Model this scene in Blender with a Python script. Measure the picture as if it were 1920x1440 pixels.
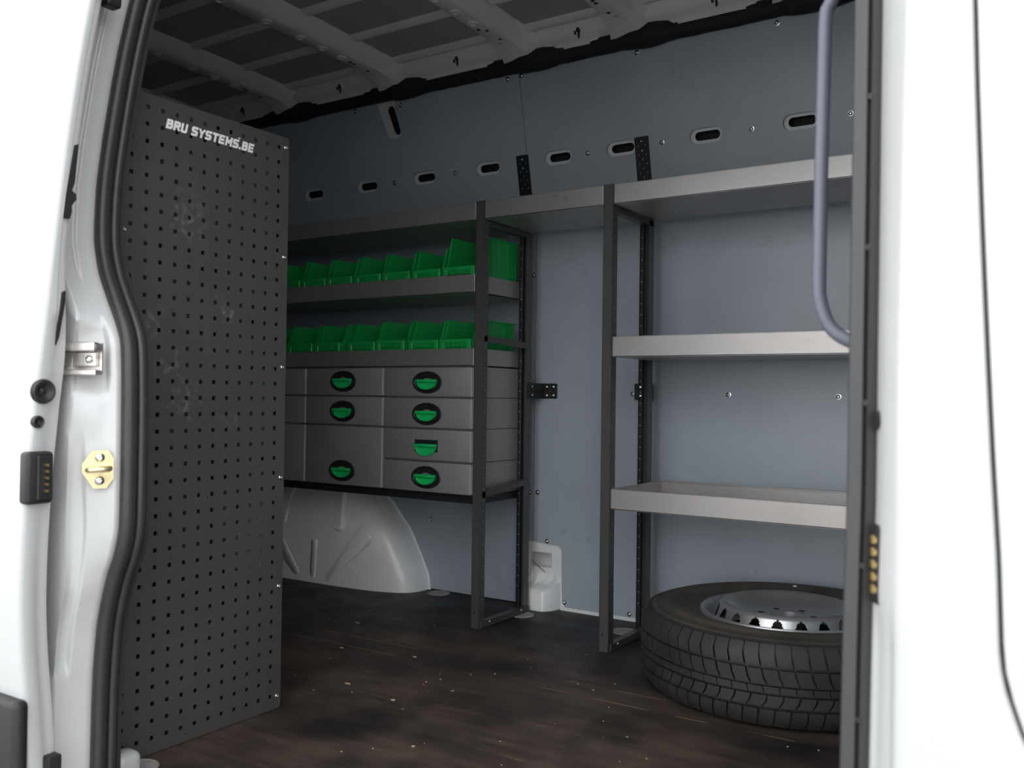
import bpy, bmesh, math, random
from mathutils import Vector, Matrix
random.seed(7)
D = bpy.data
for o in list(D.objects): D.objects.remove(o)
SC = bpy.context.scene
COL = SC.collection

# ------------------------------------------------------------------ camera, world, exposure
cam_d = D.cameras.new('camera'); cam = D.objects.new('camera', cam_d); COL.objects.link(cam)
cam_d.sensor_width = 36.0; cam_d.sensor_fit = 'HORIZONTAL'; cam_d.lens = 32.313
RT = Vector((0.83773, 0.54593, 0.01298)); UP = Vector((-0.00352, -0.01837, 0.99982)); FW = Vector((-0.54607, 0.83763, 0.01347))
mw = Matrix((RT, UP, -FW)).transposed().to_4x4(); mw.translation = Vector((0, 0, 0.802))
cam.matrix_world = mw
cam_d.clip_start = 0.02
cam_d.dof.use_dof = True; cam_d.dof.focus_distance = 2.8; cam_d.dof.aperture_fstop = 5.0
SC.camera = cam
world = D.worlds.new('overcast'); SC.world = world; world.use_nodes = True
bg = world.node_tree.nodes['Background']; bg.inputs[0].default_value = (0.96, 0.985, 1.0, 1); bg.inputs[1].default_value = 1.0
SC.view_settings.view_transform = 'Standard'; SC.view_settings.look = 'None'
SC.view_settings.gamma = 1.0; SC.view_settings.use_curve_mapping = False
SC.view_settings.exposure = 1.6

# ------------------------------------------------------------------ materials
def mat(name, col, rough=0.5, metal=0.0, var=0.0, vscale=6.0, bump=0.0, bscale=300.0, spec=0.5, coat=0.0, stretch=None):
    m = D.materials.new(name); m.use_nodes = True
    nt = m.node_tree; b = nt.nodes['Principled BSDF']
    b.inputs['Base Color'].default_value = (*col, 1); b.inputs['Roughness'].default_value = rough
    b.inputs['Metallic'].default_value = metal; b.inputs['Specular IOR Level'].default_value = spec
    b.inputs['Coat Weight'].default_value = coat; b.inputs['Coat Roughness'].default_value = 0.08
    tc = nt.nodes.new('ShaderNodeTexCoord')
    src = tc.outputs['Object']
    if stretch:
        mp = nt.nodes.new('ShaderNodeMapping'); mp.inputs['Scale'].default_value = stretch
        nt.links.new(src, mp.inputs[0]); src = mp.outputs[0]
    if var > 0:
        n = nt.nodes.new('ShaderNodeTexNoise'); n.inputs['Scale'].default_value = vscale; n.inputs['Detail'].default_value = 6
        r = nt.nodes.new('ShaderNodeMapRange'); r.inputs[1].default_value = 0.3; r.inputs[2].default_value = 0.7
        r.inputs[3].default_value = 1 - var; r.inputs[4].default_value = 1 + var
        mx = nt.nodes.new('ShaderNodeMix'); mx.data_type = 'RGBA'; mx.blend_type = 'MULTIPLY'; mx.inputs[0].default_value = 1
        mx.inputs[6].default_value = (*col, 1)
        nt.links.new(src, n.inputs['Vector']); nt.links.new(n.outputs['Fac'], r.inputs[0])
        nt.links.new(r.outputs[0], mx.inputs[7]); nt.links.new(mx.outputs[2], b.inputs['Base Color'])
    if bump > 0:
        n2 = nt.nodes.new('ShaderNodeTexNoise'); n2.inputs['Scale'].default_value = bscale; n2.inputs['Detail'].default_value = 3
        bp = nt.nodes.new('ShaderNodeBump'); bp.inputs['Strength'].default_value = bump; bp.inputs['Distance'].default_value = 0.002
        nt.links.new(src, n2.inputs['Vector']); nt.links.new(n2.outputs['Fac'], bp.inputs['Height']); nt.links.new(bp.outputs[0], b.inputs['Normal'])
    return m

def scuffed(name, col, rough, scuff_col, thresh=0.66, scale=5.0, metal=0.0, bump=0.05, stretch=(1, 1, 1), amount=0.6, patches=()):
    """plain coat with sparse scuff marks (noise islands broken up by fine noise), plus optional worn patches (x,y,z,radius)"""
    m = mat(name, col, rough, metal, 0.08, 3.0, bump, 500)
    nt = m.node_tree; b = nt.nodes['Principled BSDF']
    base = b.inputs['Base Color'].links[0].from_socket
    tc = nt.nodes.new('ShaderNodeTexCoord'); mp = nt.nodes.new('ShaderNodeMapping'); mp.inputs['Scale'].default_value = stretch
    nt.links.new(tc.outputs['Object'], mp.inputs[0])
    n = nt.nodes.new('ShaderNodeTexNoise'); n.inputs['Scale'].default_value = scale; n.inputs['Detail'].default_value = 2
    f = nt.nodes.new('ShaderNodeTexNoise'); f.inputs['Scale'].default_value = scale * 9; f.inputs['Detail'].default_value = 5
    nt.links.new(mp.outputs[0], n.inputs['Vector']); nt.links.new(mp.outputs[0], f.inputs['Vector'])
    a1 = nt.nodes.new('ShaderNodeMapRange'); a1.inputs[1].default_value = thresh; a1.inputs[2].default_value = thresh + 0.06
    nt.links.new(n.outputs['Fac'], a1.inputs[0])
    a2 = nt.nodes.new('ShaderNodeMapRange'); a2.inputs[1].default_value = 0.5; a2.inputs[2].default_value = 0.68
    nt.links.new(f.outputs['Fac'], a2.inputs[0])
    fac = a1.outputs[0]
    for (px_, py_, pz_, pr_) in patches:
        vd = nt.nodes.new('ShaderNodeVectorMath'); vd.operation = 'DISTANCE'; vd.inputs[1].default_value = (px_, py_, pz_)
        nt.links.new(tc.outputs['Object'], vd.inputs[0])
        rr = nt.nodes.new('ShaderNodeMapRange'); rr.inputs[1].default_value = 0.0; rr.inputs[2].default_value = pr_
        rr.inputs[3].default_value = 1; rr.inputs[4].default_value = 0
        nt.links.new(vd.outputs['Value'], rr.inputs[0])
        mxx = nt.nodes.new('ShaderNodeMath'); mxx.operation = 'MAXIMUM'
        nt.links.new(fac, mxx.inputs[0]); nt.links.new(rr.outputs[0], mxx.inputs[1]); fac = mxx.outputs[0]
    mu = nt.nodes.new('ShaderNodeMath'); mu.operation = 'MULTIPLY'; nt.links.new(fac, mu.inputs[0]); nt.links.new(a2.outputs[0], mu.inputs[1])
    mu2 = nt.nodes.new('ShaderNodeMath'); mu2.operation = 'MULTIPLY'; nt.links.new(mu.outputs[0], mu2.inputs[0]); mu2.inputs[1].default_value = amount
    mx = nt.nodes.new('ShaderNodeMix'); mx.data_type = 'RGBA'; mx.inputs[7].default_value = (*scuff_col, 1)
    nt.links.new(mu2.outputs[0], mx.inputs[0]); nt.links.new(base, mx.inputs[6]); nt.links.new(mx.outputs[2], b.inputs['Base Color'])
    return m

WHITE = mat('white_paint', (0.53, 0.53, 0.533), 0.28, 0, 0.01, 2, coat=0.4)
BODYWHITE = mat('white_body_paint', (0.86, 0.86, 0.865), 0.32, 0, 0.03, 9, coat=0.25)
ROOFPAD = mat('roof_skin_grey', (0.36, 0.36, 0.365), 0.55, 0, 0.10, 5)
ROOFGREY = mat('roof_primer', (0.70, 0.70, 0.71), 0.45, 0, 0.04, 8)
PANEL = scuffed('blue_grey_lining', (0.385, 0.430, 0.480), 0.33, (0.24, 0.265, 0.295), 0.64, 3.2, bump=0.04, stretch=(1.0, 1.0, 2.2), amount=0.45)
SHELF = scuffed('grey_powder_coat', (0.46, 0.435, 0.42), 0.42, (0.25, 0.24, 0.235), 0.66, 9, metal=0.7, bump=0.03, stretch=(1, 1, 3))
DRAWER = scuffed('grey_drawer_coat', (0.42, 0.40, 0.39), 0.42, (0.27, 0.26, 0.255), 0.68, 9, metal=0.5, bump=0.03)
POST = scuffed('charcoal_post_coat', (0.072, 0.068, 0.066), 0.34, (0.16, 0.14, 0.12), 0.66, 12, bump=0.04)
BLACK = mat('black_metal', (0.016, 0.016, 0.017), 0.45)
PEG = scuffed('pegboard_coat', (0.066, 0.061, 0.059), 0.5, (0.36, 0.33, 0.31), 0.72, 7, bump=0.05, amount=0.35,
              patches=((-1.775, 1.36, 1.25, 0.05), (-1.775, 1.355, 1.19, 0.06), (-1.775, 1.27, 0.95, 0.05), (-1.775, 1.31, 0.86, 0.05), (-1.775, 1.35, 0.78, 0.06)))
RUBBER = mat('seal_rubber', (0.030, 0.030, 0.032), 0.42, 0, 0.1, 30)
TRIMGREY = mat('edge_trim', (0.046, 0.046, 0.047), 0.5)
TYRE = mat('tyre_rubber', (0.024, 0.024, 0.0245), 0.62, 0, 0.25, 14, 0.25, 220)
TYREWALL = mat('dusty_sidewall', (0.070, 0.060, 0.050), 0.72, 0, 0.45, 9, 0.15, 160)
RIM = mat('silver_wheel_paint', (0.55, 0.55, 0.56), 0.33, 0.8, 0.06, 14)
STEEL = mat('zinc_screw', (0.72, 0.72, 0.72), 0.22, 1.0)
DULLSTEEL = mat('dull_rail_steel', (0.62, 0.59, 0.55), 0.30, 0.9, 0.18, 22, stretch=(1, 1, 4))
GOLD = mat('yellow_passivated_zinc', (0.78, 0.66, 0.38), 0.28, 0.85, 0.22, 40)
BRASS = mat('brass_contact', (0.62, 0.45, 0.18), 0.3, 0.9)
GREEN = mat('green_plastic', (0.012, 0.36, 0.075), 0.38, 0, 0.06, 8)
GREENH = mat('green_grip_plastic', (0.014, 0.56, 0.14), 0.35)
BLACKPL = mat('black_plastic', (0.014, 0.014, 0.015), 0.5, 0, 0.05, 20)
GREYPL = mat('grey_handle_plastic', (0.13, 0.135, 0.175), 0.4)
DUCT_SLOTSHADE = mat('black_foam_and_slot_shade', (0.010, 0.010, 0.011), 0.75, 0, 0.3, 60, 0.3, 90)  # foam duct; also the painted shade inside the wall slots
PLUG = mat('grey_floor_plug', (0.36, 0.335, 0.32), 0.6, 0, 0.25, 40)
CHIP = mat('pale_wood_chip', (0.52, 0.38, 0.25), 0.7, 0, 0.3, 200)
DECAL = mat('white_vinyl', (0.92, 0.91, 0.92), 0.5)
ASPHALT = mat('pale_concrete', (0.26, 0.255, 0.25), 0.85, 0, 0.1, 1.5, 0.2, 60)
LIGHTDOT = mat('pale_hole_edge', (0.30, 0.30, 0.30), 0.5)
PALEEDGE = mat('pale_edge_strip', (0.52, 0.50, 0.49), 0.45)
DARK = mat('dark_gap', (0.012, 0.012, 0.013), 0.8)

def floor_material():
    m = D.materials.new('phenolic_floor'); m.use_nodes = True; nt = m.node_tree; b = nt.nodes['Principled BSDF']
    L = nt.links.new; N = nt.nodes.new
    tc = N('ShaderNodeTexCoord')
    def noise(scale, detail, st=(1, 1, 1)):
        mp = N('ShaderNodeMapping'); mp.inputs['Scale'].default_value = st; L(tc.outputs['Object'], mp.inputs[0])
        n = N('ShaderNodeTexNoise'); n.inputs['Scale'].default_value = scale; n.inputs['Detail'].default_value = detail; L(mp.outputs[0], n.inputs['Vector']); return n.outputs['Fac']
    def rng(s, a, b_, c=0, d=1):
        r = N('ShaderNodeMapRange'); r.inputs[1].default_value = a; r.inputs[2].default_value = b_; r.inputs[3].default_value = c; r.inputs[4].default_value = d; L(s, r.inputs[0]); return r.outputs[0]
    def op(o, a, b_):
        k = N('ShaderNodeMath'); k.operation = o
        for i, v in enumerate((a, b_)):
            if isinstance(v, (int, float)): k.inputs[i].default_value = v
            else: L(v, k.inputs[i])
        return k.outputs[0]
    def mix(f, a, b_):
        k = N('ShaderNodeMix'); k.data_type = 'RGBA'
        if isinstance(f, float): k.inputs[0].default_value = f
        else: L(f, k.inputs[0])
        for i, v in ((6, a), (7, b_)):
            if isinstance(v, tuple): k.inputs[i].default_value = (*v, 1)
            else: L(v, k.inputs[i])
        return k.outputs[2]
    sx = N('ShaderNodeSeparateXYZ'); L(tc.outputs['Object'], sx.inputs[0])
    # trodden middle of the floor is worn to brown, the strip under the racks keeps its black film
    wear_y = op('MULTIPLY', rng(sx.outputs['Y'], 2.72, 2.36), rng(noise(2.4, 5, (1, 1.4, 1)), 0.30, 0.62))
    streak = rng(noise(5.0, 6, (0.7, 7, 1)), 0.38, 0.66)
    blotch = rng(noise(6.5, 5), 0.38, 0.70)
    c = mix(wear_y, (0.011, 0.011, 0.012), (0.052, 0.034, 0.028))
    c = mix(op('MULTIPLY', op('MULTIPLY', streak, wear_y), 0.75), c, (0.115, 0.078, 0.060))
    c = mix(op('MULTIPLY', op('MULTIPLY', blotch, wear_y), 0.55), c, (0.145, 0.105, 0.082))
    dark = op('MULTIPLY', rng(noise(4.2, 4), 0.52, 0.66), 0.6)
    c = mix(dark, c, (0.014, 0.011, 0.011))
    # long scratches along the van down to the pale wood
    for (y0, th, hw) in ((2.185, 0.50, 0.0030), (2.281, 0.53, 0.0024), (1.93, 0.60, 0.0016), (2.05, 0.62, 0.0016), (1.72, 0.6, 0.0018)):
        dist = op('ABSOLUTE', op('SUBTRACT', op('ADD', sx.outputs['Y'], rng(noise(0.9, 1), 0, 1, -0.012, 0.012)), y0), 0.0)
        k = op('MULTIPLY', rng(dist, hw, hw * 0.4), rng(noise(5 + y0, 2, (1, 0.02, 1)), th, th + 0.05))
        c = mix(op('MULTIPLY', k, 0.8), c, (0.36, 0.26, 0.15))
    specks = rng(noise(120, 2), 0.755, 0.79)
    c = mix(op('MULTIPLY', specks, 0.5), c, (0.30, 0.24, 0.19))
    L(c, b.inputs['Base Color'])
    # anti-slip wire-mesh imprint
    w1 = N('ShaderNodeTexWave'); w1.wave_type = 'BANDS'; w1.bands_direction = 'X'; w1.inputs['Scale'].default_value = 34; L(tc.outputs['Object'], w1.inputs['Vector'])
    w2 = N('ShaderNodeTexWave'); w2.wave_type = 'BANDS'; w2.bands_direction = 'Y'; w2.inputs['Scale'].default_value = 34; L(tc.outputs['Object'], w2.inputs['Vector'])
    mxm = op('MAXIMUM', w1.outputs['Fac'], w2.outputs['Fac'])
    bp = N('ShaderNodeBump'); bp.inputs['Strength'].default_value = 0.55; bp.inputs['Distance'].default_value = 0.0012; L(mxm, bp.inputs['Height']); L(bp.outputs[0], b.inputs['Normal'])
    L(rng(noise(8, 4), 0.3, 0.7, 0.42, 0.62), b.inputs['Roughness'])
    b.inputs['Specular IOR Level'].default_value = 0.45
    return m
FLOOR = floor_material()

# ------------------------------------------------------------------ helpers
def link(o, parent=None):
    COL.objects.link(o)
    if parent is not None: o.parent = parent
    return o
def tag(o, label=None, cat=None, group=None, kind=None):
    if label: o['label'] = label
    if cat: o['category'] = cat
    if group: o['group'] = group
    if kind: o['kind'] = kind
    return o
def empty(name, loc):
    o = D.objects.new(name, None); o.location = loc; o.empty_display_size = 0.05; COL.objects.link(o); return o
def finish(bm, name, m, parent=None, smooth=None, origin=None):
    me = D.meshes.new(name); bmesh.ops.recalc_face_normals(bm, faces=bm.faces[:]); bm.to_mesh(me); bm.free()
    mats = m if isinstance(m, (list, tuple)) else [m]
    for k in mats: me.materials.append(k)
    if smooth is not None:
        for p in me.polygons: p.use_smooth = True
        if smooth < 3.0: me.set_sharp_from_angle(angle=smooth)
    o = D.objects.new(name, me)
    off = Vector((0, 0, 0))
    if origin is not None:
        me.transform(Matrix.Translation(-Vector(origin))); off = Vector(origin)
    if parent is not None and isinstance(parent, bpy.types.Object):
        p = parent; w = Vector((0, 0, 0))
        while p is not None: w += p.location; p = p.parent
        o.location = off - w
    else: o.location = off
    return link(o, parent)
def BM(): return bmesh.new()
def box(bm, x0, x1, y0, y1, z0, z1, bev=0.0, seg=1, mi=0):
    r = bmesh.ops.create_cube(bm, size=1.0)
    for v in r['verts']: v.co = Vector(((x0 + x1) / 2 + v.co.x * (x1 - x0), (y0 + y1) / 2 + v.co.y * (y1 - y0), (z0 + z1) / 2 + v.co.z * (z1 - z0)))
    fs = set(f for v in r['verts'] for f in v.link_faces)
    for f in fs: f.material_index = mi
    if bev > 0:
        es = list(set(e for v in r['verts'] for e in v.link_edges))
        bmesh.ops.bevel(bm, geom=es, offset=bev, segments=seg, affect='EDGES', profile=0.5)
def prism(bm, pts, axis, a, b, mi=0):
    """polygon pts (in the two other axes, in xyz order) extruded along axis from a to b"""
    def P(p, t):
        q = list(p); q.insert(axis, t); return Vector(q)
    A = [bm.verts.new(P(p, a)) for p in pts]; B = [bm.verts.new(P(p, b)) for p in pts]
    fs = [bm.faces.new(A), bm.faces.new(B[::-1])]
    n = len(pts)
    for i in range(n): fs.append(bm.faces.new((A[i], B[i], B[(i + 1) % n], A[(i + 1) % n])))
    for f in fs: f.material_index = mi
def cyl(bm, c, axis, r, h, seg=16, r2=None, mi=0):
    """cylinder centred on c along a direction"""
    ax = Vector(axis).normalized(); q = ax.to_track_quat('Z', 'Y').to_matrix().to_4x4(); q.translation = Vector(c)
    k = bmesh.ops.create_cone(bm, cap_ends=True, segments=seg, radius1=r, radius2=r if r2 is None else r2, depth=h, matrix=q)
    for f in set(f for v in k['verts'] for f in v.link_faces): f.material_index = mi
def tube(bm, pts, r, seg=10, closed=False):
    pts = [Vector(p) for p in pts]; n = len(pts); rings = []
    prev = None
    for i, p in enumerate(pts):
        if closed: t = (pts[(i + 1) % n] - pts[i - 1]).normalized()
        else: t = (pts[min(i + 1, n - 1)] - pts[max(i - 1, 0)]).normalized()
        if prev is None:
            u = t.orthogonal().normalized()
        else:
            u = (prev - t * prev.dot(t)).normalized()
        prev = u; w = t.cross(u)
        rr = r[i] if isinstance(r, (list, tuple)) else r
        rings.append([bm.verts.new(p + (u * math.cos(a) + w * math.sin(a)) * rr) for a in [2 * math.pi * k / seg for k in range(seg)]])
    m = n if closed else n - 1
    for i in range(m):
        A = rings[i]; B = rings[(i + 1) % n]
        for k in range(seg): bm.faces.new((A[k], A[(k + 1) % seg], B[(k + 1) % seg], B[k]))
    if not closed:
        bm.faces.new(rings[0][::-1]); bm.faces.new(rings[-1])
def lathe(bm, prof, c, seg=48, mi=0, skip=None, axis='Z'):
    rings = []
    for (r, z) in prof:
        ring = []
        for k in range(seg):
            a = 2 * math.pi * k / seg
            ring.append(bm.verts.new((c[0] + r * math.cos(a), c[1] + r * math.sin(a), c[2] + z)))
        rings.append(ring)
    for i in range(len(rings) - 1):
        for k in range(seg):
            if skip and skip(i, k): continue
            f = bm.faces.new((rings[i][k], rings[i][(k + 1) % seg], rings[i + 1][(k + 1) % seg], rings[i + 1][k])); f.material_index = mi
def grid(bm, rows, mi=0, close=False):
    vs = [[bm.verts.new(p) for p in r] for r in rows]
    for i in range(len(vs) - 1):
        n = len(vs[i])
        for k in range(n if close else n - 1):
            f = bm.faces.new((vs[i][k], vs[i][(k + 1) % n], vs[i + 1][(k + 1) % n], vs[i + 1][k])); f.material_index = mi
    return vs
def plate(name, outer, holes, th, m, parent, mtx, bev=0.0, warp=None):
    """flat sheet with true holes: 2-D outlines filled and extruded, placed by mtx (local x,y in sheet, z = thickness centre)"""
    cu = D.curves.new(name, 'CURVE'); cu.dimensions = '2D'; cu.fill_mode = 'BOTH'; cu.extrude = th / 2
    for poly in [outer] + list(holes):
        sp = cu.splines.new('POLY'); sp.points.add(len(poly) - 1)
        for i, p in enumerate(poly): sp.points[i].co = (p[0], p[1], 0, 1)
        sp.use_cyclic_u = True
    tmp = D.objects.new(name, cu); COL.objects.link(tmp)
    bpy.context.view_layer.update()
    dg = bpy.context.evaluated_depsgraph_get()
    me = D.meshes.new_from_object(tmp.evaluated_get(dg)); me.name = name
    D.objects.remove(tmp); D.curves.remove(cu)
    me.transform(mtx); me.materials.clear(); me.materials.append(m)
    if warp:
        for v in me.vertices: v.co = warp(v.co)
    o = D.objects.new(name, me)
    if parent is not None:
        p = parent; w = Vector((0, 0, 0))
        while p is not None: w += p.location; p = p.parent
        o.location = -w
    return link(o, parent)
def capsule(cx, cy, w, h, n=8):
    r = h / 2; a = w / 2 - r; pts = []
    for k in range(n + 1):
        t = -math.pi / 2 + math.pi * k / n; pts.append((cx + a + r * math.cos(t), cy + r * math.sin(t)))
    for k in range(n + 1):
        t = math.pi / 2 + math.pi * k / n; pts.append((cx - a + r * math.cos(t), cy + r * math.sin(t)))
    return pts
def rrect(x0, x1, y0, y1, r, n=4):
    pts = []
    for cx, cy, t0 in ((x1 - r, y0 + r, -90), (x1 - r, y1 - r, 0), (x0 + r, y1 - r, 90), (x0 + r, y0 + r, 180)):
        for k in range(n + 1):
            t = math.radians(t0 + 90 * k / n); pts.append((cx + r * math.cos(t), cy + r * math.sin(t)))
    return pts
def interp(x, xs, ys):
    if x <= xs[0]: return ys[0]
    for i in range(1, len(xs)):
        if x <= xs[i]:
            t = (x - xs[i - 1]) / (xs[i] - xs[i - 1]); return ys[i - 1] + t * (ys[i] - ys[i - 1])
    return ys[-1]
def sm(x, a, b):
    t = min(1, max(0, (x - a) / (b - a))); return t * t * (3 - 2 * t)
def copy_tree(o, parent=None):
    c = o.copy(); COL.objects.link(c); c.parent = parent
    for ch in list(o.children): copy_tree(ch, c)
    return c
# screw: washer, domed head, dark socket; axis +Z
def screw_mesh(name, r, washer=True):
    bm = BM()
    if washer: lathe(bm, [(r * 1.45, 0), (r * 1.45, r * .18), (r * 1.0, r * .25)], (0, 0, 0), 16)
    lathe(bm, [(r, 0), (r, r * .35), (r * .8, r * .62), (r * .42, r * .75), (r * .40, r * .45), (0.0005, r * .42)], (0, 0, 0), 16)
    me = D.meshes.new(name); bmesh.ops.recalc_face_normals(bm, faces=bm.faces[:]); bm.to_mesh(me); bm.free()
    me.materials.append(STEEL)
    for p in me.polygons: p.use_smooth = True
    me.set_sharp_from_angle(angle=0.7)
    return me
SCREW_W = screw_mesh('screw', 0.0062); SCREW_P = screw_mesh('screw', 0.006, False); SCREW_S = screw_mesh('screw', 0.004, False)
def screw(parent, p, n, me, name='screw'):
    o = D.objects.new(name, me); COL.objects.link(o); o.parent = parent
    w = Vector((0, 0, 0)); q = parent
    while q is not None: w += q.location; q = q.parent
    o.location = Vector(p) - w; o.rotation_euler = Vector(n).to_track_quat('Z', 'Y').to_euler()
    return o

def sl(z):  # tumblehome of the body side
    return interp(z, [-1, .6, .85, 1.1, 1.5, 1.85, 2.1], [0, 0, .006, .025, .068, .115, .17])

# ------------------------------------------------------------------ ground outside
bm = BM(); box(bm, -30, 30, -30, 30, -0.75, -0.70)
tag(finish(bm, 'ground', ASPHALT), 'pale concrete ground outside the van', 'ground', kind='structure')

# ------------------------------------------------------------------ floor
bm = BM(); box(bm, -4.25, 0.06, 1.06, 3.06, -0.03, 0.0)
floor = tag(finish(bm, 'floor', FLOOR), 'worn dark brown phenolic plywood load floor', 'floor', kind='structure')
def plug(x, y, r, el=1.0, rot=0):
    bm = BM(); lathe(bm, [(r, 0.0), (r, 0.0025), (r * .93, 0.0035), (r * .9, 0.0025), (0.0005, 0.0025)], (0, 0, 0), 28)
    o = finish(bm, 'floor_plug', PLUG, floor, 0.6); o.location = (x, y, 0); o.scale = (el, 1, 1); o.rotation_euler[2] = rot
for a in ((-2.279, 2.972, .044), (-1.808, 2.862, .044), (-1.396, 2.866, .044)): plug(*a)
plug(-1.735, 1.222, .042, 1.0)
# black ribbed mat strip edge along the far wall is part of the floor film; loose wood chips
def chip(p, ln, wd, rot, label):
    bm = BM(); n = 7; pts = []
    for k in range(n):
        a = 2 * math.pi * k / n; pts.append((math.cos(a) * ln / 2 * random.uniform(.8, 1.1), math.sin(a) * wd / 2 * random.uniform(.7, 1.2)))
    prism(bm, pts, 2, 0.0002, 0.0022)
    o = finish(bm, 'wood_chip', CHIP); o.location = (p[0], p[1], 0); o.rotation_euler[2] = rot
    tag(o, label, 'wood chip', 'pale wood chips lying on the floor')
chip((-1.77, 1.899), .022, .010, .2, 'largest pale wood chip on the floor between pegboard and racks')
chip((-1.577, 1.867), .013, .009, .5, 'rounded pale wood chip in the open middle of the floor')
chip((-1.784, 2.21), .019, .007, -.1, 'short pale wood chip near the long floor scratch')
chip((-1.331, 1.649), .008, .006, .9, 'small pale wood crumb near the door end of the floor')
chip((-2.213, 2.421), .022, .003, .05, 'thin pale wood splinter on the black floor near the wheel arch')
chip((-2.035, 2.154), .018, .004, .12, 'thin pale wood splinter midway between pegboard and wheel arch')
bm = BM()
for k in range(90):
    x = random.uniform(-2.5, -.5); y = random.uniform(1.35, 2.6)
    if math.hypot(x + .761, y - 2.6) < .42: continue
    r = random.uniform(.0012, .0034); a0 = random.uniform(0, 3)
    e = random.uniform(.4, 1); prism(bm, [(x + r * math.cos(a0 + t), y + e * r * math.sin(a0 + t)) for t in (0, 1.3, 2.6, 4.0, 5.1)], 2, 0.0002, 0.0015)
tag(finish(bm, 'sawdust_crumbs', CHIP), 'fine pale sawdust crumbs scattered over the dark floor', 'crumbs', kind='stuff')

# ------------------------------------------------------------------ far wall: body skin, lining panels
KT = -0.22; Z0 = 1.45; YW = 3.02
def yu(z): return YW + KT * (z - Z0)
bm = BM(); prism(bm, [(3.10, -0.03), (3.13, -0.03), (3.13, 1.5), (2.98, 2.16), (2.95, 2.16), (3.10, 1.5)], 0, -4.25, 0.06)
wall = tag(finish(bm, 'wall_far', BODYWHITE), 'white painted far body side behind blue-grey lining panels', 'wall', kind='structure')
ML = Matrix(((1, 0, 0, 0), (0, 0, -1, YW), (0, 1, 0, 0), (0, 0, 0, 1)))          # local y -> Z, local z -> -Y
ang = math.atan(-KT); cu_, su_ = math.cos(ang), math.sin(ang)
MU = Matrix(((1, 0, 0, 0), (0, -su_, -cu_, YW), (0, cu_, -su_, Z0), (0, 0, 0, 1)))  # sheet leaning into the van
def up(x, z, d=0.0):   # point on upper panel face, d = offset towards the van interior
    h = (z - Z0) / cu_; return MU @ Vector((x, h, d))
NU = (MU.to_3x3() @ Vector((0, 0, 1))).normalized()
def hz(z): return (z - Z0) / cu_
T = 0.008
# lower panels (notched round the white pillar foot)
lo_l = plate('lining_panel', [(-4.2, 0.004), (-1.895, 0.004), (-1.895, .243), (-1.8625, .247), (-1.8625, 1.449), (-4.2, 1.449)], [], T, PANEL, wall, ML)
lo_r = plate('lining_panel', [(-1.8595, .247), (-1.748, .240), (-1.734, .226), (-1.730, 0.03), (-1.715, 0.012), (0.05, 0.012), (0.05, 1.449), (-1.8595, 1.449)], [], T, PANEL, wall, ML)
slots = [(-3.01, 1.699), (-2.69, 1.699), (-2.376, 1.699), (-2.058, 1.699), (-1.738, 1.700), (-1.477, 1.699), (-1.158, 1.699), (-.838, 1.699)]
SX = -1.872
def sc(lst): return [capsule(x, hz(z), .116, .052) for x, z in lst]
# rear upper panel has a notch at its top edge for the roof pillar
TOPZ = 2.028
nx = (-2.575, -2.495); nz = 1.872
notch = [(-2.459, hz(TOPZ)), (-2.476, hz(2.016)), (-2.487, hz(1.99)), (-2.466, hz(nz + .008)), (-2.478, hz(nz)), (-2.532, hz(nz)), (-2.545, hz(nz + .012)), (-2.575, hz(1.99)), (-2.588, hz(2.018)), (-2.61, hz(TOPZ))]
up_l = plate('lining_panel', [(-4.2, hz(1.453)), (SX - .0012, hz(1.453)), (SX - .0012, hz(TOPZ))] + notch + [(-4.2, hz(TOPZ))], sc(slots[:4]), T, PANEL, wall, MU)
up_r = plate('lining_panel', [(SX + .0012, hz(1.453)), (0.05, hz(1.453)), (0.05, hz(TOPZ)), (SX + .0012, hz(TOPZ))], sc(slots[4:]), T, PANEL, wall, MU)
MS = MU @ Matrix.Translation((0, 0, -0.011))
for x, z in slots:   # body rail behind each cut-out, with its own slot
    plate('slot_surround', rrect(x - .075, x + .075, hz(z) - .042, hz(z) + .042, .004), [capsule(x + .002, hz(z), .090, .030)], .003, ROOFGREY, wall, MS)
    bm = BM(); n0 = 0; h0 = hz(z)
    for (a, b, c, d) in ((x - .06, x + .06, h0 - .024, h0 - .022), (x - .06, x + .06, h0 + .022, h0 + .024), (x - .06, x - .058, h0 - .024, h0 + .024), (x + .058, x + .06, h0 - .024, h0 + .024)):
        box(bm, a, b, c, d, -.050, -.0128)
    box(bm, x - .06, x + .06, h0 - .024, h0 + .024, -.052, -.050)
    bmesh.ops.transform(bm, matrix=MU, verts=bm.verts[:]); finish(bm, 'slot_shade_box', DUCT_SLOTSHADE, wall)  # black box behind the slot, its inner shade put into the colour
plate('pillar_plate', rrect(-2.66, -2.42, hz(1.84), hz(2.06), .004), [[(-2.536, hz(1.985)), (-2.525, hz(2.0)), (-2.505, hz(2.0)), (-2.498, hz(1.985)), (-2.478, hz(1.90)), (-2.486, hz(1.885)), (-2.502, hz(1.885)), (-2.512, hz(1.9))]], .003, ROOFGREY, wall, MS)
bm = BM(); box(bm, -2.57, -2.45, hz(1.87), hz(2.02), -.055, -.052); bmesh.ops.transform(bm, matrix=MU, verts=bm.verts[:]); finish(bm, 'slot_shade_box', DUCT_SLOTSHADE, wall)  # black sheet painted in as the shade behind the pillar slot
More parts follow.
